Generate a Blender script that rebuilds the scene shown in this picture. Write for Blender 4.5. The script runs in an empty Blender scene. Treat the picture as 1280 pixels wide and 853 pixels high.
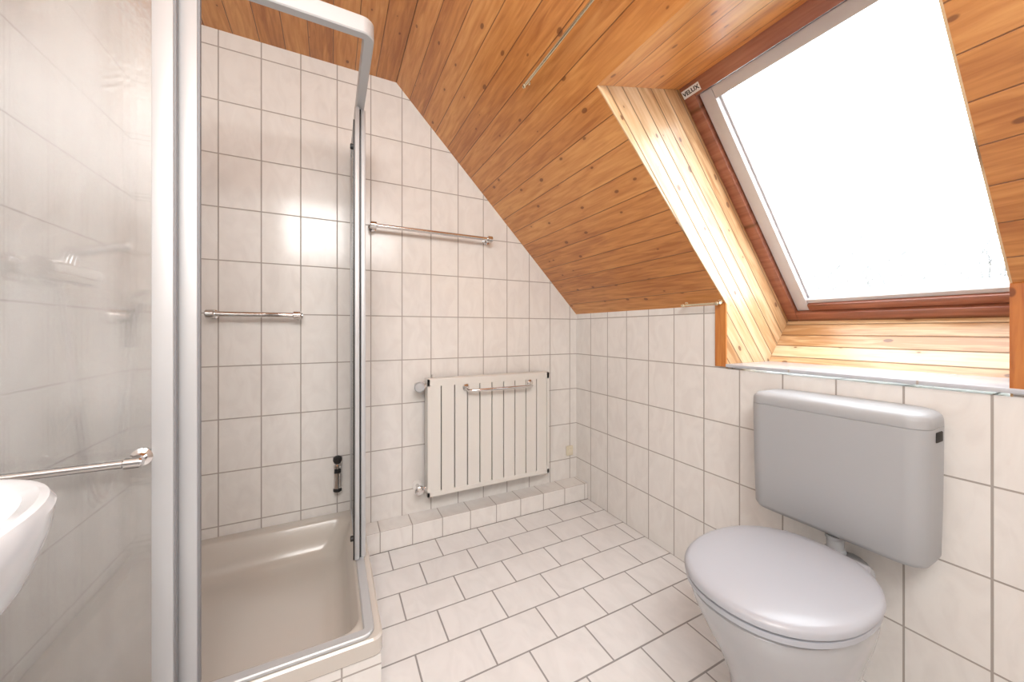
import bpy, bmesh, math, random
from mathutils import Vector, Matrix
random.seed(4)
C = bpy.context.scene.collection
PI = math.pi

# ------------------------------------------------------------------ materials
def new_mat(name):
    m = bpy.data.materials.new(name); m.use_nodes = True
    nt = m.node_tree; nt.nodes.clear()
    out = nt.nodes.new('ShaderNodeOutputMaterial')
    return m, nt, out
def N(nt, t, **kw):
    n = nt.nodes.new(t)
    for k, v in kw.items(): setattr(n, k, v)
    return n
def principled(nt, out, col=(0.8,0.8,0.8), rough=0.4, metal=0.0, coat=0.0):
    p = N(nt, 'ShaderNodeBsdfPrincipled')
    p.inputs['Base Color'].default_value = (*col, 1)
    p.inputs['Roughness'].default_value = rough
    p.inputs['Metallic'].default_value = metal
    p.inputs['Coat Weight'].default_value = coat
    p.inputs['Coat Roughness'].default_value = 0.12
    nt.links.new(p.outputs[0], out.inputs[0])
    return p
def simple(name, col, rough=0.4, metal=0.0, coat=0.0, var=0.04, scale=12.0):
    m, nt, out = new_mat(name)
    p = principled(nt, out, col, rough, metal, coat)
    tc = N(nt, 'ShaderNodeTexCoord'); no = N(nt, 'ShaderNodeTexNoise')
    no.inputs['Scale'].default_value = scale; no.inputs['Detail'].default_value = 4
    nt.links.new(tc.outputs['Object'], no.inputs['Vector'])
    mx = N(nt, 'ShaderNodeMix', data_type='RGBA')
    mx.inputs[6].default_value = (*[c*(1-var) for c in col], 1)
    mx.inputs[7].default_value = (*[min(1, c*(1+var)) for c in col], 1)
    nt.links.new(no.outputs['Fac'], mx.inputs[0])
    nt.links.new(mx.outputs[2], p.inputs['Base Color'])
    return m
def mathn(nt, op, a, b=None, c=None):
    n = N(nt, 'ShaderNodeMath', operation=op)
    for i, v in enumerate((a, b, c)):
        if v is None: continue
        if isinstance(v, (int, float)): n.inputs[i].default_value = v
        else: nt.links.new(v, n.inputs[i])
    return n.outputs[0]
def tile_mat(name, w, h, offset=0.0, c1=(0.82,0.80,0.772), c2=(0.77,0.745,0.718), grout=(0.40,0.365,0.335), mortar=0.0025, rough=0.18):
    m, nt, out = new_mat(name)
    p = principled(nt, out, c1, rough)
    tc = N(nt, 'ShaderNodeTexCoord')
    br = N(nt, 'ShaderNodeTexBrick', offset=offset, offset_frequency=2, squash=1.0)
    br.inputs['Color1'].default_value = (0,0,0,1); br.inputs['Color2'].default_value = (1,1,1,1)
    br.inputs['Mortar'].default_value = (0.5,0.5,0.5,1)
    br.inputs['Scale'].default_value = 1.0
    br.inputs['Mortar Size'].default_value = mortar
    br.inputs['Mortar Smooth'].default_value = 0.15
    br.inputs['Brick Width'].default_value = w; br.inputs['Row Height'].default_value = h
    nt.links.new(tc.outputs['UV'], br.inputs['Vector'])
    cmb = N(nt, 'ShaderNodeVectorMath', operation='MULTIPLY_ADD')
    nt.links.new(br.outputs['Color'], cmb.inputs[0]); cmb.inputs[1].default_value = (7,3,5)
    mp = N(nt, 'ShaderNodeMapping'); mp.inputs['Scale'].default_value = (1.6, 0.8, 1); mp.inputs['Rotation'].default_value = (0,0,0.5)
    nt.links.new(tc.outputs['UV'], mp.inputs[0]); nt.links.new(mp.outputs[0], cmb.inputs[2])
    no = N(nt, 'ShaderNodeTexNoise'); no.inputs['Scale'].default_value = 9; no.inputs['Detail'].default_value = 6
    no.inputs['Distortion'].default_value = 1.5
    nt.links.new(cmb.outputs[0], no.inputs['Vector'])
    rp = N(nt, 'ShaderNodeValToRGB'); rp.color_ramp.elements[0].position = 0.33; rp.color_ramp.elements[1].position = 0.62
    rp.color_ramp.elements[0].color = (*c2,1); rp.color_ramp.elements[1].color = (*c1,1)
    nt.links.new(no.outputs['Fac'], rp.inputs[0])
    mx = N(nt, 'ShaderNodeMix', data_type='RGBA')
    nt.links.new(br.outputs['Fac'], mx.inputs[0]); nt.links.new(rp.outputs[0], mx.inputs[6]); mx.inputs[7].default_value = (*grout,1)
    nt.links.new(mx.outputs[2], p.inputs['Base Color'])
    r = mathn(nt, 'MULTIPLY_ADD', br.outputs['Fac'], 0.6, rough); nt.links.new(r, p.inputs['Roughness'])
    bp = N(nt, 'ShaderNodeBump'); bp.inputs['Strength'].default_value = 0.5; bp.inputs['Distance'].default_value = 0.002
    inv = mathn(nt, 'SUBTRACT', 1.0, br.outputs['Fac'])
    wob = N(nt, 'ShaderNodeTexNoise'); wob.inputs['Scale'].default_value = 14; nt.links.new(tc.outputs['UV'], wob.inputs['Vector'])
    hh = mathn(nt, 'MULTIPLY_ADD', wob.outputs['Fac'], 0.25, inv)
    nt.links.new(hh, bp.inputs['Height']); nt.links.new(bp.outputs[0], p.inputs['Normal'])
    return m
def plank_mat(name, w, light, mid, dark, groove=(0.13,0.045,0.012), knots=1.0, seed=0.0, rough=0.33, gw=1.0, bvar=0.17, coat=0.3):
    """UV.x = across the boards (m), UV.y = along the boards (m)"""
    m, nt, out = new_mat(name)
    p = principled(nt, out, mid, rough, coat=coat)
    tc = N(nt, 'ShaderNodeTexCoord'); sp = N(nt, 'ShaderNodeSeparateXYZ'); nt.links.new(tc.outputs['UV'], sp.inputs[0])
    q = mathn(nt, 'DIVIDE', sp.outputs[0], w)
    fl = mathn(nt, 'FLOOR', q); fr = mathn(nt, 'FRACT', q)
    wn = N(nt, 'ShaderNodeTexWhiteNoise', noise_dimensions='1D')
    nt.links.new(mathn(nt, 'ADD', fl, 17.3+seed), wn.inputs['W'])
    rnd = wn.outputs['Value']
    cx = N(nt, 'ShaderNodeCombineXYZ')
    nt.links.new(mathn(nt, 'MULTIPLY', sp.outputs[0], 1.0), cx.inputs[0])
    nt.links.new(mathn(nt, 'MULTIPLY_ADD', sp.outputs[1], 0.09, mathn(nt, 'MULTIPLY', rnd, 9.0)), cx.inputs[1])
    nt.links.new(mathn(nt, 'MULTIPLY', rnd, 31.0), cx.inputs[2])
    gn = N(nt, 'ShaderNodeTexNoise'); gn.inputs['Scale'].default_value = 70; gn.inputs['Detail'].default_value = 6; gn.inputs['Distortion'].default_value = 0.6
    nt.links.new(cx.outputs[0], gn.inputs['Vector'])
    gl = N(nt, 'ShaderNodeTexNoise'); gl.inputs['Scale'].default_value = 16; gl.inputs['Detail'].default_value = 3
    nt.links.new(cx.outputs[0], gl.inputs['Vector'])
    g = mathn(nt, 'ADD', mathn(nt, 'MULTIPLY', gn.outputs['Fac'], 0.6), mathn(nt, 'MULTIPLY', gl.outputs['Fac'], 0.4))
    g2 = mathn(nt, 'ADD', g, mathn(nt, 'MULTIPLY_ADD', rnd, bvar, -bvar/2))
    rp = N(nt, 'ShaderNodeValToRGB'); e = rp.color_ramp.elements
    e[0].position = 0.31; e[0].color = (*dark,1); e[1].position = 0.68; e[1].color = (*light,1)
    k = e.new(0.49); k.color = (*mid,1)
    nt.links.new(g2, rp.inputs[0])
    kc = N(nt, 'ShaderNodeCombineXYZ')
    nt.links.new(mathn(nt, 'MULTIPLY', sp.outputs[0], 1.0), kc.inputs[0])
    nt.links.new(mathn(nt, 'MULTIPLY_ADD', sp.outputs[1], 0.6, mathn(nt, 'MULTIPLY', rnd, 5.0)), kc.inputs[1])
    vo = N(nt, 'ShaderNodeTexVoronoi', voronoi_dimensions='2D'); vo.inputs['Scale'].default_value = 9.5
    nt.links.new(kc.outputs[0], vo.inputs['Vector'])
    sc = N(nt, 'ShaderNodeSeparateColor'); nt.links.new(vo.outputs['Color'], sc.inputs[0])
    size = mathn(nt, 'MULTIPLY_ADD', sc.outputs[0], 0.095, -0.020)
    dd = mathn(nt, 'SUBTRACT', vo.outputs['Distance'], size)
    kr = N(nt, 'ShaderNodeMapRange'); kr.inputs['From Min'].default_value = -0.012; kr.inputs['From Max'].default_value = 0.012
    kr.inputs['To Min'].default_value = 0.72*knots; kr.inputs['To Max'].default_value = 0
    nt.links.new(dd, kr.inputs['Value'])
    halo = N(nt, 'ShaderNodeMapRange'); halo.inputs['From Min'].default_value = 0.0; halo.inputs['From Max'].default_value = 0.14
    halo.inputs['To Min'].default_value = 0.26*knots; halo.inputs['To Max'].default_value = 0
    nt.links.new(dd, halo.inputs['Value'])
    m0 = N(nt, 'ShaderNodeMix', data_type='RGBA'); nt.links.new(halo.outputs[0], m0.inputs[0]); nt.links.new(rp.outputs[0], m0.inputs[6]); m0.inputs[7].default_value = (*dark,1)
    m1 = N(nt, 'ShaderNodeMix', data_type='RGBA'); nt.links.new(kr.outputs[0], m1.inputs[0]); nt.links.new(m0.outputs[2], m1.inputs[6])
    m1.inputs[7].default_value = (dark[0]*0.34, dark[1]*0.26, dark[2]*0.26, 1)
    d = mathn(nt, 'MINIMUM', fr, mathn(nt, 'SUBTRACT', 1.0, fr))
    gr = N(nt, 'ShaderNodeMapRange'); gr.inputs['From Min'].default_value = 0.004*gw; gr.inputs['From Max'].default_value = 0.024*gw
    gr.inputs['To Min'].default_value = 1; gr.inputs['To Max'].default_value = 0
    nt.links.new(d, gr.inputs['Value'])
    m2 = N(nt, 'ShaderNodeMix', data_type='RGBA'); nt.links.new(mathn(nt,'MULTIPLY',gr.outputs[0],0.75), m2.inputs[0]); nt.links.new(m1.outputs[2], m2.inputs[6]); m2.inputs[7].default_value = (*groove,1)
    nt.links.new(m2.outputs[2], p.inputs['Base Color'])
    bp = N(nt, 'ShaderNodeBump'); bp.inputs['Strength'].default_value = 0.6; bp.inputs['Distance'].default_value = 0.004
    hgt = mathn(nt, 'SUBTRACT', mathn(nt, 'MULTIPLY', gn.outputs['Fac'], 0.06), gr.outputs[0])
    nt.links.new(hgt, bp.inputs['Height']); nt.links.new(bp.outputs[0], p.inputs['Normal'])
    return m

M = {}
M['tile_back'] = tile_mat('wall_tiles_back', 0.147, 0.22)
M['tile_right'] = tile_mat('wall_tiles_right', 0.1475, 0.22)
M['tile_ledge'] = tile_mat('ledge_tiles', 0.147, 0.112)
M['tile_floor'] = tile_mat('floor_tiles', 0.22, 0.15, offset=0.5, c1=(0.79,0.785,0.78), c2=(0.74,0.735,0.73), grout=(0.31,0.30,0.295), mortar=0.0030, rough=0.20)
M['sill_tile'] = tile_mat('sill_tiles', 0.30, 0.5, c1=(0.52,0.54,0.58), c2=(0.48,0.50,0.55))
M['wood'] = plank_mat('honey_pine_boards', 0.094, (0.75,0.36,0.115), (0.61,0.25,0.066), (0.43,0.148,0.035))
M['wood_pale'] = plank_mat('pale_pine_boards', 0.060, (0.78,0.58,0.37), (0.64,0.42,0.225), (0.43,0.22,0.09), groove=(0.13,0.06,0.025), seed=5, gw=2.4, bvar=0.3, knots=1.1, coat=0.1)
M['wood_edge'] = plank_mat('edge_board', 0.2, (0.62,0.25,0.06), (0.50,0.17,0.035), (0.32,0.08,0.015), seed=9)
M['frame_brown'] = plank_mat('mahogany_stained_frame', 0.5, (0.42,0.17,0.10), (0.32,0.115,0.065), (0.21,0.07,0.04), knots=0, seed=2, rough=0.3)
M['sash_white'] = simple('sash_pale_grey', (0.58,0.56,0.57), 0.35)
M['alu'] = simple('satin_aluminium', (0.54,0.555,0.57), 0.45, 0.35, var=0.02)
M['chrome'] = simple('chrome', (0.72,0.70,0.69), 0.09, 1.0, var=0.02)
M['brass'] = simple('pale_brass', (0.80,0.70,0.50), 0.22, 1.0)
M['black'] = simple('black_rubber', (0.015,0.015,0.016), 0.4)
M['dark'] = simple('gap_shade', (0.03,0.028,0.025), 0.8)  # near-black colour that stands in for shade in gaps and slots
M['seal'] = simple('grey_seal', (0.22,0.22,0.23), 0.5)
M['ceramic_grey'] = simple('grey_sanitary_ceramic', (0.445,0.455,0.475), 0.18, coat=0.25, var=0.01)
M['plastic_grey'] = simple('grey_cistern_plastic', (0.405,0.418,0.435), 0.42, var=0.01)
M['seat_grey'] = simple('grey_seat_plastic', (0.425,0.445,0.49), 0.30, coat=0.06, var=0.01)
M['ceramic_white'] = simple('white_ceramic', (0.70,0.73,0.77), 0.1, coat=0.5, var=0.01)
M['tray'] = simple('beige_grey_acrylic', (0.58,0.54,0.49), 0.22, coat=0.3, var=0.015)
M['radiator'] = simple('off_white_enamel', (0.73,0.71,0.67), 0.3, var=0.02)
M['cream'] = simple('cream_plastic', (0.74,0.68,0.54), 0.4)
M['white_plastic'] = simple('white_plastic', (0.84,0.83,0.81), 0.35)
M['ink'] = simple('dark_ink', (0.02,0.02,0.02), 0.6)
M['bark'] = simple('grey_bark', (0.20,0.20,0.20), 0.9, var=0.2)
M['lawn'] = simple('winter_lawn', (0.17,0.19,0.13), 0.95, var=0.3)
def frosted():
    m, nt, out = new_mat('frosted_glass_with_water_marks')
    tc = N(nt, 'ShaderNodeTexCoord')
    mp = N(nt, 'ShaderNodeMapping'); mp.inputs['Scale'].default_value = (8, 8, 1.0); nt.links.new(tc.outputs['Object'], mp.inputs[0])
    n1 = N(nt, 'ShaderNodeTexNoise'); n1.inputs['Scale'].default_value = 1.8; n1.inputs['Detail'].default_value = 6; n1.inputs['Distortion'].default_value = 0.3
    nt.links.new(mp.outputs[0], n1.inputs['Vector'])
    n3 = N(nt, 'ShaderNodeTexNoise'); n3.inputs['Scale'].default_value = 2.6; n3.inputs['Detail'].default_value = 9
    nt.links.new(tc.outputs['Object'], n3.inputs['Vector'])
    n2 = N(nt, 'ShaderNodeTexVoronoi'); n2.inputs['Scale'].default_value = 120
    nt.links.new(tc.outputs['Object'], n2.inputs['Vector'])
    bp = N(nt, 'ShaderNodeBump'); bp.inputs['Strength'].default_value = 0.22; bp.inputs['Distance'].default_value = 0.002
    nt.links.new(n2.outputs['Distance'], bp.inputs['Height'])
    rf = N(nt, 'ShaderNodeBsdfRefraction'); rf.inputs['Color'].default_value = (1,1,1,1); rf.inputs['IOR'].default_value = 1.05
    rf.inputs['Roughness'].default_value = 0.13; nt.links.new(bp.outputs[0], rf.inputs['Normal'])
    tr = N(nt, 'ShaderNodeBsdfTransparent'); tr.inputs[0].default_value = (0.995,1,1,1)
    rt = N(nt, 'ShaderNodeMixShader'); rt.inputs[0].default_value = 0.62
    nt.links.new(rf.outputs[0], rt.inputs[1]); nt.links.new(tr.outputs[0], rt.inputs[2])
    df = N(nt, 'ShaderNodeBsdfDiffuse'); df.inputs['Color'].default_value = (0.86,0.86,0.85,1)
    tl = N(nt, 'ShaderNodeBsdfTranslucent'); tl.inputs['Color'].default_value = (0.94,0.94,0.93,1)
    mk = N(nt, 'ShaderNodeMixShader'); mk.inputs[0].default_value = 0.4
    nt.links.new(df.outputs[0], mk.inputs[1]); nt.links.new(tl.outputs[0], mk.inputs[2])
    nn = mathn(nt, 'ADD', mathn(nt,'MULTIPLY',n1.outputs['Fac'],0.5), mathn(nt,'MULTIPLY',n3.outputs['Fac'],0.5))
    rmp = N(nt, 'ShaderNodeMapRange'); rmp.inputs['From Min'].default_value = 0.40; rmp.inputs['From Max'].default_value = 0.62
    rmp.inputs['To Min'].default_value = 0.05; rmp.inputs['To Max'].default_value = 0.24; nt.links.new(nn, rmp.inputs['Value'])
    a = N(nt, 'ShaderNodeMixShader'); nt.links.new(rmp.outputs[0], a.inputs[0])
    nt.links.new(rt.outputs[0], a.inputs[1]); nt.links.new(mk.outputs[0], a.inputs[2])
    gl = N(nt, 'ShaderNodeBsdfGlossy'); gl.inputs['Roughness'].default_value = 0.10; nt.links.new(bp.outputs[0], gl.inputs['Normal'])
    fr = N(nt, 'ShaderNodeFresnel'); fr.inputs['IOR'].default_value = 1.4
    fm = mathn(nt, 'ADD', fr.outputs[0], 0.03)
    b = N(nt, 'ShaderNodeMixShader'); nt.links.new(fm, b.inputs[0]); nt.links.new(a.outputs[0], b.inputs[1]); nt.links.new(gl.outputs[0], b.inputs[2])
    nt.links.new(b.outputs[0], out.inputs[0])
    return m
M['frosted'] = frosted()
def clear():
    m, nt, out = new_mat('clear_window_glass')
    tr = N(nt, 'ShaderNodeBsdfTransparent'); tr.inputs[0].default_value = (0.98,0.99,1,1)
    gl = N(nt, 'ShaderNodeBsdfGlossy'); gl.inputs['Roughness'].default_value = 0.02
    b = N(nt, 'ShaderNodeMixShader'); b.inputs[0].default_value = 0.05
    nt.links.new(tr.outputs[0], b.inputs[1]); nt.links.new(gl.outputs[0], b.inputs[2]); nt.links.new(b.outputs[0], out.inputs[0])
    return m
M['clear'] = clear()

# ------------------------------------------------------------------ mesh helpers
def box(bm, x0, x1, y0, y1, z0, z1, bev=0.0, seg=2):
    t = bmesh.new()
    bmesh.ops.create_cube(t, size=1)
    for v in t.verts:
        v.co = Vector(((x0+x1)/2 + v.co.x*(x1-x0), (y0+y1)/2 + v.co.y*(y1-y0), (z0+z1)/2 + v.co.z*(z1-z0)))
    if bev: bmesh.ops.bevel(t, geom=t.edges[:], offset=bev, segments=seg, affect='EDGES', profile=0.5)
    merge(bm, t)
def merge(bm, t):
    me = bpy.data.meshes.new('tmp'); t.to_mesh(me); t.free(); bm.from_mesh(me); bpy.data.meshes.remove(me)
def xform(bm, mat):
    bmesh.ops.transform(bm, matrix=mat, verts=bm.verts)
def tube(bm, pts, r, n=14, cap=True):
    pts = [Vector(p) for p in pts]; rr = r if isinstance(r, (list, tuple)) else [r]*len(pts)
    rings = []; prev = None
    for i, p in enumerate(pts):
        if i == 0: t = pts[1]-p
        elif i == len(pts)-1: t = p-pts[i-1]
        else: t = (pts[i+1]-p).normalized() + (p-pts[i-1]).normalized()
        t.normalize()
        if prev is None:
            a = Vector((0,0,1)) if abs(t.z) < 0.9 else Vector((1,0,0))
            u = t.cross(a).normalized()
        else:
            u = (prev - t*prev.dot(t)).normalized()
        prev = u; w = t.cross(u)
        rings.append([bm.verts.new(p + (u*math.cos(2*PI*k/n) + w*math.sin(2*PI*k/n))*rr[i]) for k in range(n)])
    skin(bm, rings, cap)
def skin(bm, rings, cap=True, cap0=None):
    n = len(rings[0])
    for a, b in zip(rings[:-1], rings[1:]):
        for k in range(n): bm.faces.new((a[k], a[(k+1)%n], b[(k+1)%n], b[k]))
    if cap or cap0: bm.faces.new(list(reversed(rings[0])))
    if cap: bm.faces.new(rings[-1])
def lathe(bm, origin, axis, prof, n=20):
    o = Vector(origin); a = Vector(axis).normalized()
    h = Vector((0,0,1)) if abs(a.z) < 0.9 else Vector((1,0,0)); u = a.cross(h).normalized(); w = a.cross(u)
    rings = [[bm.verts.new(o + a*d + (u*math.cos(2*PI*k/n)+w*math.sin(2*PI*k/n))*max(r,1e-4)) for k in range(n)] for d, r in prof]
    skin(bm, rings, True)
def prism(bm, pts, off):
    a = [bm.verts.new(Vector(p)) for p in pts]; b = [bm.verts.new(Vector(p)+Vector(off)) for p in pts]
    bm.faces.new(a); bm.faces.new(list(reversed(b))); n = len(a)
    for k in range(n): bm.faces.new((a[k], b[k], b[(k+1)%n], a[(k+1)%n]))
def uvs(bm, U, V, o=(0,0)):
    U = Vector(U); V = Vector(V); l = bm.loops.layers.uv.verify()
    for f in bm.faces:
        for lp in f.loops: lp[l].uv = (lp.vert.co.dot(U)+o[0], lp.vert.co.dot(V)+o[1])
def uvbox(bm, o=(0,0,0)):
    bm.normal_update(); l = bm.loops.layers.uv.verify()
    for f in bm.faces:
        n = f.normal
        for lp in f.loops:
            c = lp.vert.co + Vector(o)
            if abs(n.z) > 0.7: lp[l].uv = (c.x, c.y)
            elif abs(n.y) > 0.7: lp[l].uv = (c.x, c.z)
            else: lp[l].uv = (c.y, c.z)
def obj(name, bm, mat, parent=None, smooth=True, fix=True):
    if fix: bmesh.ops.recalc_face_normals(bm, faces=bm.faces)
    me = bpy.data.meshes.new(name); bm.to_mesh(me); bm.free()
    for m in (mat if isinstance(mat, list) else [mat]): me.materials.append(m)
    if smooth:
        for p in me.polygons: p.use_smooth = True
        me.set_sharp_from_angle(angle=math.radians(35))
    o = bpy.data.objects.new(name, me); C.objects.link(o)
    if parent:
        o.parent = parent
        p = parent; w = Vector((0,0,0))
        while p: w += p.location; p = p.parent
        me.transform(Matrix.Translation(-w))
    return o
def tag(o, label, cat, group=None):
    o['label'] = label; o['category'] = cat
    if group: o['group'] = group
    return o
def thing(name, label, cat, loc, group=None):
    o = bpy.data.objects.new(name, None); C.objects.link(o); o.location = loc; o.empty_display_size = 0.05
    return tag(o, label, cat, group)
def struct(o, label=None, cat=None):
    o['kind'] = 'structure'
    if label: o['label'] = label
    if cat: o['category'] = cat
    return o
def rrect(x0, x1, y0, y1, r, z, n=6):
    out = []
    for cx, cy, a0 in ((x1-r,y1-r,0),(x0+r,y1-r,PI/2),(x0+r,y0+r,PI),(x1-r,y0+r,1.5*PI)):
        for k in range(n+1):
            a = a0 + PI/2*k/n; out.append((cx+r*math.cos(a), cy+r*math.sin(a), z))
    return out
def ring(bm, pts): return [bm.verts.new(p) for p in pts]
def sweep_rect(bm, path, w, z0, z1):
    rings = []
    for i, p in enumerate(path):
        p = Vector(p)
        if i == 0: t = Vector(path[1])-p
        elif i == len(path)-1: t = p-Vector(path[i-1])
        else: t = (Vector(path[i+1])-p).normalized()+(p-Vector(path[i-1])).normalized()
        t.normalize(); s = Vector((-t.y, t.x))*w/2
        a, b = p+s, p-s; c = 0.003
        c2 = s.normalized()*c
        rings.append([bm.verts.new(q) for q in ((a.x-c2.x,a.y-c2.y,z0),(a.x,a.y,z0+c),(a.x,a.y,z1-c),(a.x-c2.x,a.y-c2.y,z1),(b.x+c2.x,b.y+c2.y,z1),(b.x,b.y,z1-c),(b.x,b.y,z0+c),(b.x+c2.x,b.y+c2.y,z0))])
    skin(bm, rings)

# ------------------------------------------------------------------ the room
XL, YR = -2.08, -2.65
KZ, CZ, CX = 1.132, 2.27, -1.107          # knee wall height, flat ceiling height, crease
Y0, Y1 = -0.98, -1.644                    # window recess left / right edge
SL = (CZ-KZ)/(-CX)
def slope_z(x): return KZ - SL*x
HX = -0.65; HZ = slope_z(HX)
TX, TZ, BX, BZ = -0.268, 1.90, 0.444, 1.077   # window plane
SX, SZ = 0.288, 0.897
E = 0.004
bm = bmesh.new(); prism(bm, [(XL,YR,0),(0.0,YR,0),(0.0,0,0),(XL,0,0)], (0,0,-0.1)); uvs(bm, (1,0,0), (0,1,0), (3.3+0.06, 3.0+0.112))
struct(obj('floor', bm, M['tile_floor'], smooth=False), 'white rectangular floor tiles laid in running bond', 'floor')
bm = bmesh.new(); prism(bm, [(XL,0,0),(0,0,0),(0,0,KZ),(CX,0,CZ),(XL,0,CZ)], (0,0.1,0)); uvs(bm, (1,0,0), (0,0,1), (0.05+0.147*20, 0))
struct(obj('wall_back', bm, M['tile_back'], smooth=False), 'tiled gable wall behind the shower and radiator', 'wall')
bm = bmesh.new()
prism(bm, [(0,0,0),(0,YR,0),(0,YR,SZ-0.02),(0,0,SZ-0.02)], (0.1,0,0))
prism(bm, [(0,0,SZ-0.02),(0,Y0+E,SZ-0.02),(0,Y0+E,KZ),(0,0,KZ)], (0.1,0,0))
prism(bm, [(0,Y1-E,SZ-0.02),(0,YR,SZ-0.02),(0,YR,KZ),(0,Y1-E,KZ)], (0.1,0,0))
uvs(bm, (0,1,0), (0,0,1), (0.4386+0.1475*25, 0))
struct(obj('wall_right', bm, M['tile_right'], smooth=False), 'low tiled knee wall behind the toilet', 'wall')
bm = bmesh.new(); prism(bm, [(XL,0,0),(XL,YR,0),(XL,YR,CZ),(XL,0,CZ)], (-0.1,0,0)); uvs(bm, (0,1,0), (0,0,1), (5*0.147*5, 0))
struct(obj('wall_left', bm, M['tile_back'], smooth=False), 'tiled wall at the left behind the frosted glass', 'wall')
bm = bmesh.new(); prism(bm, [(XL,YR,0),(0,YR,0),(0,YR,KZ),(CX,YR,CZ),(XL,YR,CZ)], (0,-0.1,0)); uvs(bm, (1,0,0), (0,0,1), (0.05+0.147*20, 0))
struct(obj('wall_front', bm, M['tile_back'], smooth=False), 'tiled wall behind the viewer', 'wall')
# ceiling : flat part and sloped part with the recess left open
bm = bmesh.new()
prism(bm, [(XL,YR,CZ),(CX,YR,CZ),(CX,0,CZ),(XL,0,CZ)], (0,0,0.05)); uvs(bm, (1,0,0), (0,1,0), (4.7-0.02, 0))
t = bmesh.new(); cs = math.cos(math.atan(SL)); sn = math.sin(math.atan(SL)); off = (sn*0.04, 0, cs*0.04)
for x0, x1, a, b in ((CX,0,0,Y0+E),(CX,0,Y1-E,YR),(CX,HX,Y0+E,Y1-E)):
    prism(t, [(x0,a,slope_z(x0)),(x1,a,slope_z(x1)),(x1,b,slope_z(x1)),(x0,b,slope_z(x0))], off)
uvs(t, (cs,0,-sn), (0,1,0), (0.8+4.7, 0)); merge(bm, t)
struct(obj('ceiling', bm, M['wood'], smooth=False), 'honey coloured tongue and groove pine boarding, flat part and roof slope', 'ceiling')
# recess lining
YW = -1.70   # window right edge (recess splays slightly)
W2 = Vector((TX-BX,0,TZ-BZ)).normalized()
P2 = Vector((-W2.z,0,W2.x))
OX, OZ = 0.05*W2.z, -0.05*W2.x          # outward offset from the window plane
def cheek(y, yw, d):
    b = bmesh.new()
    prism(b, [(HX,y,HZ),(TX,yw,TZ),(TX+OX,yw,TZ+OZ),(BX+OX,yw,BZ+OZ-0.02),(BX,yw,BZ-0.03),(SX,(y+yw)/2,SZ-0.02),(0,y,SZ-0.02),(0,y,KZ)], (0,d,0)); uvs(b, P2, W2, (3.0, 0))
    return b
struct(obj('trim_1', cheek(Y0,Y0,E), M['wood_pale'], smooth=False), 'pale pine boarding on the left cheek of the window recess', 'cladding')
struct(obj('trim_2', cheek(Y1,YW,-E), M['wood_pale'], smooth=False), 'pine boarding on the right cheek of the window recess', 'cladding')
bm = bmesh.new(); prism(bm, [(HX,Y0,HZ),(TX,Y0,TZ),(TX,YW,TZ),(HX,Y1,HZ)], (-0.006,0,0.02)); uvs(bm, (1,0,0), (0,1,0), (3.03, 0))
struct(obj('trim_3', bm, M['wood'], smooth=False), 'pine boarding on the head of the window recess', 'cladding')
bm = bmesh.new(); prism(bm, [(BX,Y0,BZ),(BX,YW,BZ),(SX,YW,SZ),(SX,Y0,SZ)], (0.02,0,-0.015))
L2 = Vector((BX-SX,0,BZ-SZ)).normalized(); uvs(bm, L2, (0,1,0), (3.0+0.005, 0))
struct(obj('trim_4', bm, M['wood_pale'], smooth=False), 'pale pine boards below the roof window', 'cladding')
bm = bmesh.new(); box(bm, -0.012, 0.30, Y1-0.05, Y0-0.001, SZ-0.012, SZ, 0.002)
uvbox(bm, (3,3,0)); struct(obj('trim_5', bm, M['sill_tile']), 'grey-white tiled window sill above the toilet', 'sill')
bm = bmesh.new(); box(bm, -0.008, 0.0, Y0, Y0+0.045, SZ-0.012, KZ+0.005, 0.001); uvs(bm, (0,1,0), (0,0,1), (3,0))
struct(obj('trim_6', bm, M['wood_edge'], smooth=False), 'narrow dark orange edge board left of the sill', 'trim')
bm = bmesh.new(); box(bm, -0.008, 0.0, Y1-0.20, Y1, SZ-0.012, KZ+0.005, 0.001); uvs(bm, (0,1,0), (0,0,1), (3,0))
struct(obj('trim_7', bm, M['wood_edge'], smooth=False), 'orange edge board right of the sill', 'trim')
# tiled ledge along the back wall
bm = bmesh.new(); box(bm, -1.262, -0.0005, -0.112, -0.0005, 0.0, 0.096, 0.002)
uvbox(bm, (0.02+2.94, 0.112*10, 0.0)); struct(obj('trim_8', bm, M['tile_ledge'], smooth=False), 'low white tiled ledge along the foot of the back wall', 'ledge')

# ------------------------------------------------------------------ roof window
win = bpy.data.objects.new('window_1', None); C.objects.link(win); win.location = (BX, Y0, BZ)
struct(win, 'sloping roof window with red-brown frame and bright pane', 'roof window')
Wl = Vector((TX-BX,0,TZ-BZ)).length
Wd = W2; Nn = Vector((-Wd.z,0,Wd.x))
basis = Matrix(((0,Wd.x,Nn.x,BX),(-1,Wd.y,Nn.y,Y0),(0,Wd.z,Nn.z,BZ),(0,0,0,1)))   # local: u right, w up slope, n inward
UW = Y0-YW
def wbars(rects, bev=0.003):
    b = bmesh.new()
    for r in rects: box(b, *r, bev)
    uvs(b, (0,1,0), (1,0,0), (3,0))
    bmesh.ops.recalc_face_normals(b, faces=b.faces)
    xform(b, basis); return b
F = 0.042
obj('frame', wbars([(0.0005,F,-0.02,Wl+0.02,-0.09,0.010),(UW-F,UW,-0.02,Wl+0.02,-0.09,0.010),(F,UW-F,-0.03,0.040,-0.09,0.010),(F,UW-F,Wl-0.046,Wl+0.05,-0.09,0.010)]), M['frame_brown'], win, fix=False)
s0, s1, b0, b1 = F+0.004, 0.090, 0.044, 0.076
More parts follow.
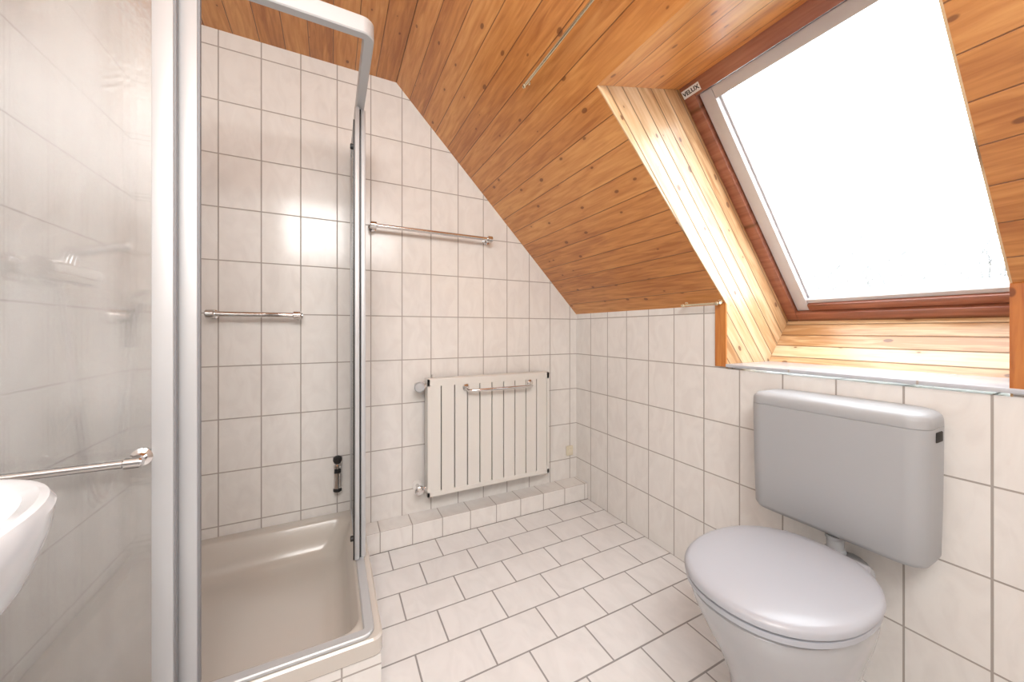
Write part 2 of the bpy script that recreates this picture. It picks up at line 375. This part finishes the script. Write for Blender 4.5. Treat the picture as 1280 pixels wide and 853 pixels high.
sa = obj('sash', wbars([(s0,s1,b0,Wl-0.05,-0.07,-0.006),(UW-s1,UW-s0,b0,Wl-0.05,-0.07,-0.006),(s1,UW-s1,Wl-0.092,Wl-0.05,-0.07,-0.006)]), M['sash_white'], win, fix=False)
obj('bottom_rail', wbars([(s1,UW-s1,b0,b1,-0.07,-0.002)]), M['frame_brown'], sa, fix=False)
obj('glazing_bead', wbars([(s1,s1+0.007,b1,Wl-0.092,-0.07,-0.030),(UW-s1-0.007,UW-s1,b1,Wl-0.092,-0.07,-0.030),(s1,UW-s1,b1,b1+0.018,-0.07,-0.014)],0.001), M['sash_white'], sa, fix=False)
b = bmesh.new(); box(b, s1-0.005, UW-s1+0.005, b1-0.005, Wl-0.088, -0.062, -0.056); xform(b, basis); obj('pane', b, M['clear'], sa)
b = bmesh.new(); box(b, 0.004, 0.070, Wl-0.036, Wl-0.008, 0.010, 0.0115); xform(b, basis); lab = obj('maker_label', b, M['white_plastic'], win)
cu = bpy.data.curves.new('lettering', 'FONT'); cu.body = 'VELUX'; cu.size = 0.020; cu.extrude = 0.0003; cu.align_x = 'CENTER'; cu.align_y = 'CENTER'; cu.offset = 0.0005
to = bpy.data.objects.new('lettering_source', cu); C.objects.link(to)
bpy.context.view_layer.update(); dg = bpy.context.evaluated_depsgraph_get()
me = bpy.data.meshes.new_from_object(to.evaluated_get(dg)); bpy.data.objects.remove(to)
b = bmesh.new(); b.from_mesh(me); xform(b, basis @ Matrix.Translation((0.037, Wl-0.022, 0.0118)))
obj('lettering', b, M['ink'], lab, smooth=False)

# ------------------------------------------------------------------ shower
tray = thing('shower_tray', 'beige grey square shower tray on a low tiled plinth', 'shower tray', (-1.67,-0.41,0))
TX0,TX1,TY0,TY1,TZt = -2.079,-1.268,-0.815,-0.001,0.18
bm = bmesh.new(); rs = []
for ins, r, z in ((0.006,0.024,0.128),(0,0.026,0.134),(0,0.026,TZt-0.005),(0.005,0.024,TZt),(0.048,0.05,TZt),(0.053,0.055,TZt-0.002),(0.058,0.058,TZt-0.008),(0.075,0.07,0.115),(0.090,0.08,0.078),(0.105,0.085,0.062),(0.125,0.09,0.054),(0.160,0.09,0.050),(0.30,0.09,0.044)):
    rs.append(ring(bm, rrect(TX0+ins,TX1-ins,TY0+ins,TY1-ins,r,z,8)))
skin(bm, rs, cap=False); bm.faces.new(rs[-1])
obj('basin', bm, M['tray'], tray)
bm = bmesh.new(); box(bm, TX0, TX1-0.005, TY0+0.005, TY0+0.025, 0, 0.128, 0.001); box(bm, TX1-0.025, TX1-0.005, TY0+0.025, TY1, 0, 0.128, 0.001); uvbox(bm, (2.94+0.05,2.94,0.01))
obj('plinth', bm, M['tile_ledge'], tray, smooth=False)
bm = bmesh.new(); lathe(bm, (-1.90,-0.2,0.045), (0,0,1), [(0,0.045),(0.004,0.045),(0.007,0.035),(0.007,0.01),(0.005,0.001)], 24)
obj('drain', bm, M['chrome'], tray)

enc = thing('shower_enclosure', 'corner shower enclosure with satin aluminium profiles and frosted panes, doors slid open', 'shower enclosure', (-1.67,-0.41,TZt))
XS, YS = -1.303, -0.794
def rail_path(r): return [(-2.079,YS)] + [(XS-r+r*math.sin(a), YS+r-r*math.cos(a)) for a in [PI/2*k/6 for k in range(7)]] + [(XS,-0.001)]
RT0, RT1 = 1.845, 1.892
bm = bmesh.new(); sweep_rect(bm, rail_path(0.018), 0.028, RT0, RT1); obj('top_rail', bm, M['alu'], enc)
bm = bmesh.new(); sweep_rect(bm, rail_path(0.018), 0.028, TZt, TZt+0.012); obj('bottom_rail', bm, M['alu'], enc)
bm = bmesh.new(); box(bm, -1.318,-1.284,-0.028,-0.001,TZt+0.012,RT0,0.003); obj('wall_profile', bm, M['alu'], enc)
bm = bmesh.new(); box(bm, -2.079,-2.052,-0.809,-0.775,TZt+0.012,RT0,0.003); obj('wall_profile', bm, M['alu'], enc)
Zb, Zt = TZt+0.012, RT0
fx = obj('fixed_panel', (lambda b: (box(b,-2.052,-1.748,-0.805,-0.801,Zb,Zt), b)[1])(bmesh.new()), M['frosted'], enc)
bm = bmesh.new(); box(bm,-1.750,-1.713,-0.813,-0.794,Zb,Zt,0.003); obj('stile', bm, M['alu'], fx)
bm = bmesh.new(); box(bm,-1.713,-1.7095,-0.808,-0.796,Zb,Zt); obj('rubber_seal', bm, M['seal'], fx)
fd = obj('sliding_door', (lambda b: (box(b,-2.04,-1.71,-0.785,-0.781,Zb+0.01,Zt-0.005), b)[1])(bmesh.new()), M['frosted'], enc)
bm = bmesh.new(); box(bm,-1.712,-1.677,-0.792,-0.772,Zb+0.004,Zt-0.002,0.003); obj('stile', bm, M['alu'], fd)
bm = bmesh.new(); box(bm,-1.677,-1.673,-0.787,-0.777,Zb+0.01,Zt-0.01); obj('rubber_seal', bm, M['seal'], fd)
sx = obj('fixed_panel', (lambda b: (box(b,-1.294,-1.290,-0.40,-0.028,Zb,Zt), b)[1])(bmesh.new()), M['frosted'], enc)
bm = bmesh.new(); box(bm,-1.300,-1.284,-0.435,-0.400,Zb,Zt,0.003); obj('stile', bm, M['alu'], sx)
bm = bmesh.new(); box(bm,-1.3045,-1.3005,-0.432,-0.425,Zb,Zt); obj('rubber_seal', bm, M['black'], sx)
sd = obj('sliding_door', (lambda b: (box(b,-1.314,-1.310,-0.42,-0.035,Zb+0.01,Zt-0.005), b)[1])(bmesh.new()), M['frosted'], enc)
bm = bmesh.new(); box(bm,-1.322,-1.306,-0.452,-0.420,Zb+0.004,Zt-0.002,0.003); obj('stile', bm, M['alu'], sd)
bm = bmesh.new(); box(bm,-1.3265,-1.3225,-0.446,-0.440,Zb+0.004,Zt-0.05); obj('rubber_seal', bm, M['black'], sd)
for zz in (1.70, 0.27):
    bm = bmesh.new(); lathe(bm, (-1.3265,-0.436,zz), (-1,0,0), [(0,0.010),(0.008,0.010),(0.010,0.008)], 14); obj('roller', bm, M['black'], sd)

# shower mixer and hand shower on the left wall
mx_ = thing('shower_mixer', 'blurred chrome shower mixer seen through the frosted panel', 'mixer tap', (XL,-0.50,1.18))
bm = bmesh.new(); tube(bm, [(XL+0.06,-0.60,1.18),(XL+0.06,-0.40,1.18)], 0.028); obj('body', bm, M['chrome'], mx_)
for yy in (-0.57,-0.43):
    bm = bmesh.new(); lathe(bm, (XL,yy,1.18), (1,0,0), [(0,0.035),(0.012,0.032),(0.016,0.015),(0.05,0.015)]); obj('wall_connector', bm, M['chrome'], mx_)
bm = bmesh.new(); tube(bm, [(XL+0.06,-0.5,1.20),(XL+0.07,-0.5,1.235),(XL+0.18,-0.5,1.265)], [0.022,0.016,0.011]); obj('lever', bm, M['chrome'], mx_)
hs = thing('hand_shower', 'blurred dark hand shower hanging in its holder behind the frosted panel', 'hand shower', (XL,-0.14,1.08))
bm = bmesh.new(); lathe(bm, (XL,-0.14,1.08), (1,0,0), [(0,0.03),(0.03,0.028),(0.045,0.016)]); obj('holder', bm, M['chrome'], hs)
bm = bmesh.new(); tube(bm, [(XL+0.05,-0.14,0.97),(XL+0.055,-0.14,1.08),(XL+0.075,-0.15,1.13)], [0.013,0.016,0.016]); obj('handle', bm, M['black'], hs)
bm = bmesh.new(); lathe(bm, (XL+0.07,-0.15,1.14), (0.8,-0.1,-0.55), [(-0.02,0.015),(0,0.04),(0.015,0.05),(0.022,0.042)]); obj('spray_head', bm, M['chrome'], hs)
pts = [(XL+0.05,-0.14,0.98)]
for k in range(1,15):
    s = k/14; pts.append((XL+0.05,-0.14-0.36*s, 0.97-0.55*math.sin(PI*s)+0.17*s))
bm = bmesh.new(); tube(bm, pts, 0.007, 8); obj('hose', bm, M['chrome'], hs)

# ------------------------------------------------------------------ towel bars
def towel_bar(name, label, p0, p1, out, r=0.0095, R=0.0155, group='chrome towel bars'):
    p0 = Vector(p0); p1 = Vector(p1); out = Vector(out)
    t = thing(name, label, 'towel bar', (p0+p1)/2, group); d = (p1-p0).normalized(); L = out.length
    bm = bmesh.new(); tube(bm, [p0+out-d*0.012, p1+out+d*0.012], r); obj('bar', bm, M['chrome'], t)
    for p in (p0, p1):
        bm = bmesh.new(); lathe(bm, p, out, [(0,0.019),(0.008,0.019),(0.012,0.011),(L-0.014,0.011)])
        lathe(bm, p+out-d*0.015, d, [(0,R-0.003),(0.003,R),(0.027,R),(0.030,R-0.003)]); obj('bracket', bm, M['chrome'], t)
    return t
towel_bar('towel_bar', 'short chrome towel bar on the tiles inside the shower', (-1.828,0,1.095), (-1.530,0,1.095), (0,-0.055,0), r=0.011, R=0.018)
towel_bar('towel_bar', 'long chrome towel bar on the back wall above the radiator', (-1.220,0,1.526), (-0.625,0,1.526), (0,-0.06,0), r=0.010, R=0.018)
towel_bar('towel_bar', 'chrome towel bar mounted on the frosted shower panel beside the sink', (-2.03,-0.8052,0.755), (-1.765,-0.8052,0.755), (0,-0.045,0), r=0.0085, R=0.0115)
sc = thing('wall_holder', 'small black and chrome cylindrical holder low on the shower tiles', 'wall holder', (-1.372,0,0.37))
bm = bmesh.new(); box(bm, -1.382,-1.362,-0.018,0,0.325,0.445,0.003); obj('back_plate', bm, M['chrome'], sc)
bm = bmesh.new(); lathe(bm, (-1.372,-0.032,0.288), (0,0,1), [(0,0.012),(0.004,0.018),(0.014,0.018),(0.018,0.015)]); obj('foot', bm, M['black'], sc)
bm = bmesh.new(); lathe(bm, (-1.372,-0.032,0.306), (0,0,1), [(0,0.016),(0.070,0.016)]); obj('sleeve', bm, M['chrome'], sc)
bm = bmesh.new(); lathe(bm, (-1.372,-0.032,0.376), (0,0,1), [(0,0.014),(0.022,0.014)]); obj('grip', bm, M['black'], sc)
bm = bmesh.new(); lathe(bm, (-1.372,-0.032,0.398), (0,0,1), [(0,0.017),(0.012,0.017),(0.016,0.014),(0.022,0.014)]); obj('collar', bm, M['chrome'], sc)
bm = bmesh.new(); lathe(bm, (-1.372,-0.032,0.420), (0,0,1), [(0,0.014),(0.012,0.019),(0.026,0.018),(0.032,0.009)]); obj('cap', bm, M['black'], sc)

# ------------------------------------------------------------------ radiator
RX0, RX1, RZ0, RZ1, RY = -0.972, -0.262, 0.20, 0.785, -0.092
rad = thing('radiator', 'off-white panel radiator with vertical gaps on the back wall', 'radiator', ((RX0+RX1)/2, -0.05, RZ0))
bm = bmesh.new()
box(bm, RX0, RX1, RY, RY+0.012, RZ1-0.035, RZ1, 0.001, 1); box(bm, RX0, RX1, RY, RY+0.012, RZ0, RZ0+0.024, 0.001, 1)
box(bm, RX1-0.016, RX1, RY, RY+0.012, RZ0, RZ1, 0.001, 1); box(bm, RX0, RX0+0.012, RY, RY+0.012, RZ0, RZ1, 0.001, 1)
n = 10; w = (RX1-0.016-RX0)/n
for k in range(n): box(bm, RX0+k*w+(0.0028 if k else 0.002), RX0+(k+1)*w-0.0028, RY+0.0004, RY+0.012, RZ0+0.018, RZ1-0.031, 0.0004, 1)
obj('front_panel', bm, M['radiator'], rad)
bm = bmesh.new(); box(bm, RX0+0.004, RX1-0.004, RY+0.014, -0.045, RZ0+0.004, RZ1-0.006, 0.002); obj('gap_backing', bm, M['dark'], rad)  # dark backing, painted shade seen through the gaps between the slats
bm = bmesh.new(); box(bm, RX0, RX1, RY+0.010, -0.030, RZ1-0.006, RZ1+0.002, 0.002); obj('top_grille', bm, M['radiator'], rad)
for x in (RX0, RX1-0.004):
    bm = bmesh.new(); box(bm, x, x+0.004, RY+0.008, -0.030, RZ0+0.002, RZ1-0.004, 0.001); obj('side_panel', bm, M['radiator'], rad)
for x in (RX0+0.12, RX1-0.12):
    bm = bmesh.new(); box(bm, x-0.015, x+0.015, -0.045, 0, RZ0+0.08, RZ1-0.08, 0.002); obj('wall_bracket', bm, M['radiator'], rad)
bm = bmesh.new(); tube(bm, [(RX0+0.004,-0.055,RZ1-0.035),(RX0-0.035,-0.055,RZ1-0.035),(RX0-0.035,0,RZ1-0.035)], 0.012); v = obj('valve', bm, M['chrome'], rad)
bm = bmesh.new(); lathe(bm, (RX0-0.028,-0.060,RZ1-0.035), (-0.35,-1,0), [(0,0.016),(0.008,0.024),(0.035,0.026),(0.042,0.020)]); obj('thermostat_knob', bm, M['alu'], v)
bm = bmesh.new(); tube(bm, [(RX0+0.004,-0.055,RZ0+0.035),(RX0-0.032,-0.055,RZ0+0.035),(RX0-0.032,0,RZ0+0.035)], 0.010); v = obj('valve', bm, M['chrome'], rad)
bm = bmesh.new(); lathe(bm, (RX0-0.032,-0.055,RZ0+0.035), (-0.2,-1,0), [(0,0.014),(0.006,0.021),(0.026,0.021),(0.030,0.015)]); obj('return_cap', bm, M['chrome'], v)
bm = bmesh.new(); lathe(bm, (RX0-0.032,-0.001,RZ0+0.035), (0,-1,0), [(0,0.026),(0.006,0.022)]); obj('rosette', bm, M['white_plastic'], v)
bm = bmesh.new(); tube(bm, [(RX0+0.03,-0.055,RZ1+0.001),(RX0+0.03,-0.055,RZ1+0.02)], 0.006); obj('air_vent', bm, M['chrome'], rad)
t = thing('towel_bar', 'short chrome towel bar clipped to the front of the radiator', 'towel bar', (-0.58,RY-0.001,0.72), 'chrome towel bars')
pA, pB, z = -0.775, -0.395, 0.722
bm = bmesh.new(); tube(bm, [(pA,RY-0.012,z+0.012),(pA+0.004,RY-0.035,z),(pA+0.03,RY-0.05,z),(pB-0.03,RY-0.05,z),(pB-0.004,RY-0.035,z),(pB,RY-0.012,z+0.012)], 0.008); obj('bar', bm, M['chrome'], t)
for x in (pA, pB):
    bm = bmesh.new(); lathe(bm, (x,RY-0.001,z+0.012), (0,-1,0), [(0,0.017),(0.010,0.017),(0.016,0.010)]); obj('bracket', bm, M['chrome'], t)
t = thing('wall_socket', 'small cream square cover low on the back wall near the corner', 'socket', (-0.056,0,0.272))
bm = bmesh.new(); box(bm, -0.080,-0.032,-0.012,0,0.242,0.302,0.004,3); obj('cover', bm, M['cream'], t)
bm = bmesh.new(); lathe(bm, (-0.056,-0.012,0.272), (0,-1,0), [(0,0.017),(0.004,0.015),(0.004,0.004)]); obj('cap', bm, M['cream'], t)

# ------------------------------------------------------------------ curtain rods
def rod(label, x, z, y0, y1, nrm, group='brass curtain rods'):
    t = thing('curtain_rod', label, 'curtain rod', (x,(y0+y1)/2,z), group); nrm = Vector(nrm).normalized()
    c = Vector((x,0,z)) + nrm*0.024
    bm = bmesh.new(); tube(bm, [(c.x,y0,c.z),(c.x,y1,c.z)], 0.0055, 10); obj('rod', bm, M['brass'], t)
    for y in (y0-0.012, (y1+0.012)):
        bm = bmesh.new(); lathe(bm, (x,y,z), nrm, [(0,0.009),(0.004,0.009),(0.006,0.005),(0.024,0.006),(0.030,0.008),(0.033,0.004)], 12); obj('bracket', bm, M['brass'], t)
sn_n = Vector((-sn,0,-cs))
rod('thin brass curtain rod on the sloping pine ceiling above the window recess', -0.765, slope_z(-0.765), -0.735, -1.75, sn_n)
rod('short brass curtain rod at the foot of the slope beside the window recess', -0.012, slope_z(-0.012), -0.80, -0.975, (-1,0,-0.3))

# ------------------------------------------------------------------ toilet
TC = -1.365
cist = thing('cistern', 'light grey wall hung cistern under the window sill', 'cistern', (-0.075,TC,0.45))
CC = -1.355
def crect(z, ix, iy, r=0.04): return rrect(-0.152+ix, -0.001, CC-0.198+iy, CC+0.207-iy, r, z, 8)
bm = bmesh.new(); rs = []
for z, ix, iy in ((0.446,0.040,0.034),(0.448,0.022,0.020),(0.454,0.011,0.010),(0.466,0.005,0.005),(0.60,0.002,0.002),(0.790,0,0),(0.7905,0.0005,0.0005)):
    rs.append(ring(bm, crect(z, ix, iy)))
skin(bm, rs); obj('body', bm, M['plastic_grey'], cist)
bm = bmesh.new(); rs = []
for z, ix, iy in ((0.7912,0.0005,0.0005),(0.792,0,0),(0.808,0.0005,0.0005),(0.817,0.003,0.003),(0.824,0.010,0.010),(0.828,0.022,0.022),(0.829,0.05,0.05)):
    rs.append(ring(bm, crect(z, ix, iy)))
skin(bm, rs); obj('lid', bm, M['plastic_grey'], cist)
bm = bmesh.new(); box(bm, -0.095,-0.055,CC-0.2005,CC-0.192,0.757,0.782,0.002); obj('inlet_slot_shade', bm, M['dark'], cist)  # dark block painted as the shade inside the inlet slot

toi = thing('toilet', 'light grey floor standing toilet with closed lid', 'toilet', (-0.36,TC,0))
def egg(cx, a, b, z, n=48, p=2.2, back=1.0):
    out = []
    for k in range(n):
        t = 2*PI*k/n; c, s = math.cos(t), math.sin(t)
        x = a*math.copysign(abs(c)**(2/p), c); y = b*math.copysign(abs(s)**(2/p), s)
        if c > 0: x *= back
        out.append((cx+x, TC+y, z))
    return out
bm = bmesh.new(); rs = []
for z, cx, a, b_ in ((0,-0.33,0.205,0.118),(0.015,-0.33,0.20,0.114),(0.10,-0.33,0.185,0.105),(0.17,-0.335,0.188,0.112),(0.24,-0.350,0.204,0.132),(0.30,-0.370,0.218,0.150),(0.35,-0.385,0.228,0.163),(0.375,-0.392,0.232,0.167),(0.395,-0.395,0.233,0.168),(0.403,-0.395,0.226,0.160)):
    rs.append(ring(bm, egg(cx,a,b_,z)))
skin(bm, rs); obj('bowl', bm, M['ceramic_grey'], toi)
bm = bmesh.new(); box(bm, -0.24,-0.09,TC-0.085,TC+0.085,0.22,0.398,0.022,4); obj('rear_deck', bm, M['ceramic_grey'], toi)
bm = bmesh.new(); rs = []
for z, i in ((0.404,0.006),(0.407,0.0),(0.418,0.0),(0.421,0.006)): rs.append(ring(bm, egg(-0.405,0.230-i,0.178-i,z,back=0.95)))
skin(bm, rs); obj('seat', bm, M['seat_grey'], toi)
bm = bmesh.new(); rs = []
for z, i in ((0.4225,0.006),(0.4255,0.0),(0.434,0.0),(0.440,0.004),(0.4445,0.014),(0.447,0.04),(0.4485,0.09),(0.449,0.15)): rs.append(ring(bm, egg(-0.405,0.233-i,0.181-i,z,back=0.95)))
skin(bm, rs); obj('lid', bm, M['seat_grey'], toi)
for s in (-1,1):
    bm = bmesh.new(); tube(bm, [(-0.178,TC+s*0.075-0.02,0.418),(-0.178,TC+s*0.075+0.02,0.418)], 0.010)
    tube(bm, [(-0.178,TC+s*0.075,0.396),(-0.178,TC+s*0.075,0.418)], 0.009); obj('hinge', bm, M['seat_grey'], toi)
bm = bmesh.new(); tube(bm, [(-0.10,TC,0.32),(-0.04,TC,0.31),(-0.0,TC,0.31)], 0.05, 20); 
obj('waste_pipe', bm, M['ceramic_grey'], toi)
bm = bmesh.new(); lathe(bm, (-0.110,TC,0.3985), (0,0,1), [(0,0.024),(0.008,0.024),(0.011,0.020),(0.036,0.020),(0.038,0.023),(0.047,0.023)], 20)
fp = tag(obj('flush_pipe', bm, M['plastic_grey']), 'short grey flush pipe between cistern and toilet bowl', 'pipe')

# ------------------------------------------------------------------ sink (only its rim enters the frame)
SCX, SCY = -1.878, -1.375
sk = thing('washbasin', 'white ceramic washbasin at the left edge in front of the shower', 'washbasin', (SCX,SCY,0.84))
bm = bmesh.new(); rs = []
def sr(z, sx_, sy_, dx=0): 
    out = []
    for k in range(64):
        t = 2*PI*k/64; c, s = math.cos(t), math.sin(t)
        x = 0.203*sx_*math.copysign(abs(c)**(2/2.5), c); y = 0.255*sy_*math.copysign(abs(s)**(2/2.5), s)
        out.append((max(SCX+dx+x,-2.078), SCY+y, z))
    return out
for z, a, b_, dx in ((0.56,0.30,0.28,-0.09),(0.58,0.48,0.46,-0.07),(0.63,0.70,0.69,-0.04),(0.69,0.85,0.85,-0.02),(0.75,0.945,0.945,-0.004),(0.80,0.99,0.99,0),(0.823,1,1,0),(0.832,0.975,0.98,0),(0.834,0.94,0.95,0),(0.829,0.88,0.90,0),(0.80,0.82,0.84,0),(0.74,0.65,0.65,0),(0.71,0.35,0.3,0),(0.705,0.1,0.1,0)):
    rs.append(ring(bm, sr(z,a,b_,dx)))
skin(bm, rs); obj('bowl', bm, M['ceramic_white'], sk)
bm = bmesh.new(); box(bm, -2.079,-2.02,SCY-0.18,SCY+0.18,0.65,0.833,0.012,3); obj('wall_mount', bm, M['ceramic_white'], sk)

# ------------------------------------------------------------------ outside: lawn and bare trees seen low through the pane
bm = bmesh.new(); prism(bm, [(3,-15,-5),(60,-15,-5),(60,25,-5),(3,25,-5)], (0,0,-0.2)); struct(obj('ground', bm, M['lawn'], smooth=False), 'lawn below the house outside the roof window', 'ground')
def tree(label, x, y, top, rs_):
    rnd = random.Random(rs_); b = bmesh.new()
    def br(p, d, L, r, dep):
        q = p; pts = [p.copy()]; rr = [r]
        for i in range(3):
            d = (d + Vector((rnd.uniform(-1,1),rnd.uniform(-1,1),rnd.uniform(-0.2,0.6)))*0.14).normalized()
            q = q + d*L/3; pts.append(q.copy()); rr.append(r*(1-0.13*(i+1)))
        tube(b, pts, rr, 4 if dep > 1 else 8)
        if dep >= 6: return
        for i in range(3 if dep else 5):
            a = rnd.uniform(0,2*PI); s = Vector((math.cos(a),math.sin(a),0))
            e = (d + s*rnd.uniform(0.45,0.9) + Vector((0,0,0.15))).normalized()
            br(pts[rnd.choice((2,3,3))], e, L*rnd.uniform(0.62,0.78), r*0.55, dep+1)
    h = top+5
    br(Vector((x,y,-5)), Vector((0,0,1)), h*0.36, h*0.018, 0)
    tag(obj('bare_tree', b, M['bark']), label, 'tree', 'bare trees outside the window')
tree('faint bare treetop low in the pane toward its left side', 9.9, 2.6, 3.4, 3)
tree('faint bare treetop low in the pane near its middle', 20.2, 4.0, 5.6, 8)
tree('faint bare treetop low in the pane toward its right side', 34.2, 4.8, 7.4, 14)

# ------------------------------------------------------------------ light
wd = bpy.data.worlds.new('sky'); bpy.context.scene.world = wd; wd.use_nodes = True
bg = wd.node_tree.nodes['Background']; bg.inputs[0].default_value = (0.93,0.97,1,1); bg.inputs[1].default_value = 9.0
def area(name, loc, rot, sx_, sy_, power, col=(1,1,1)):
    l = bpy.data.lights.new(name, 'AREA'); l.shape = 'RECTANGLE'; l.size = sx_; l.size_y = sy_; l.energy = power; l.color = col
    o = bpy.data.objects.new(name, l); C.objects.link(o); o.location = loc; o.rotation_euler = rot; return o
area('fill_light', (-1.4,-2.3,2.05), (math.radians(48),0,math.radians(10)), 1.2, 0.6, 38, (1.0,0.99,0.97))  # added fill behind the camera to brighten the room, not an actual fitting
sc_ = bpy.context.scene
sc_.view_settings.view_transform = 'Standard'; sc_.view_settings.look = 'None'; sc_.view_settings.exposure = 0

cam = bpy.data.cameras.new('camera'); co = bpy.data.objects.new('camera', cam); C.objects.link(co)
co.location = (-1.398,-1.870,1.03); co.rotation_euler = (PI/2,0,-math.atan(226/450))
cam.sensor_fit = 'HORIZONTAL'; cam.sensor_width = 36; cam.lens = 36*450/1280; cam.shift_y = -13.5/1280; cam.clip_start = 0.02
sc_.camera = co
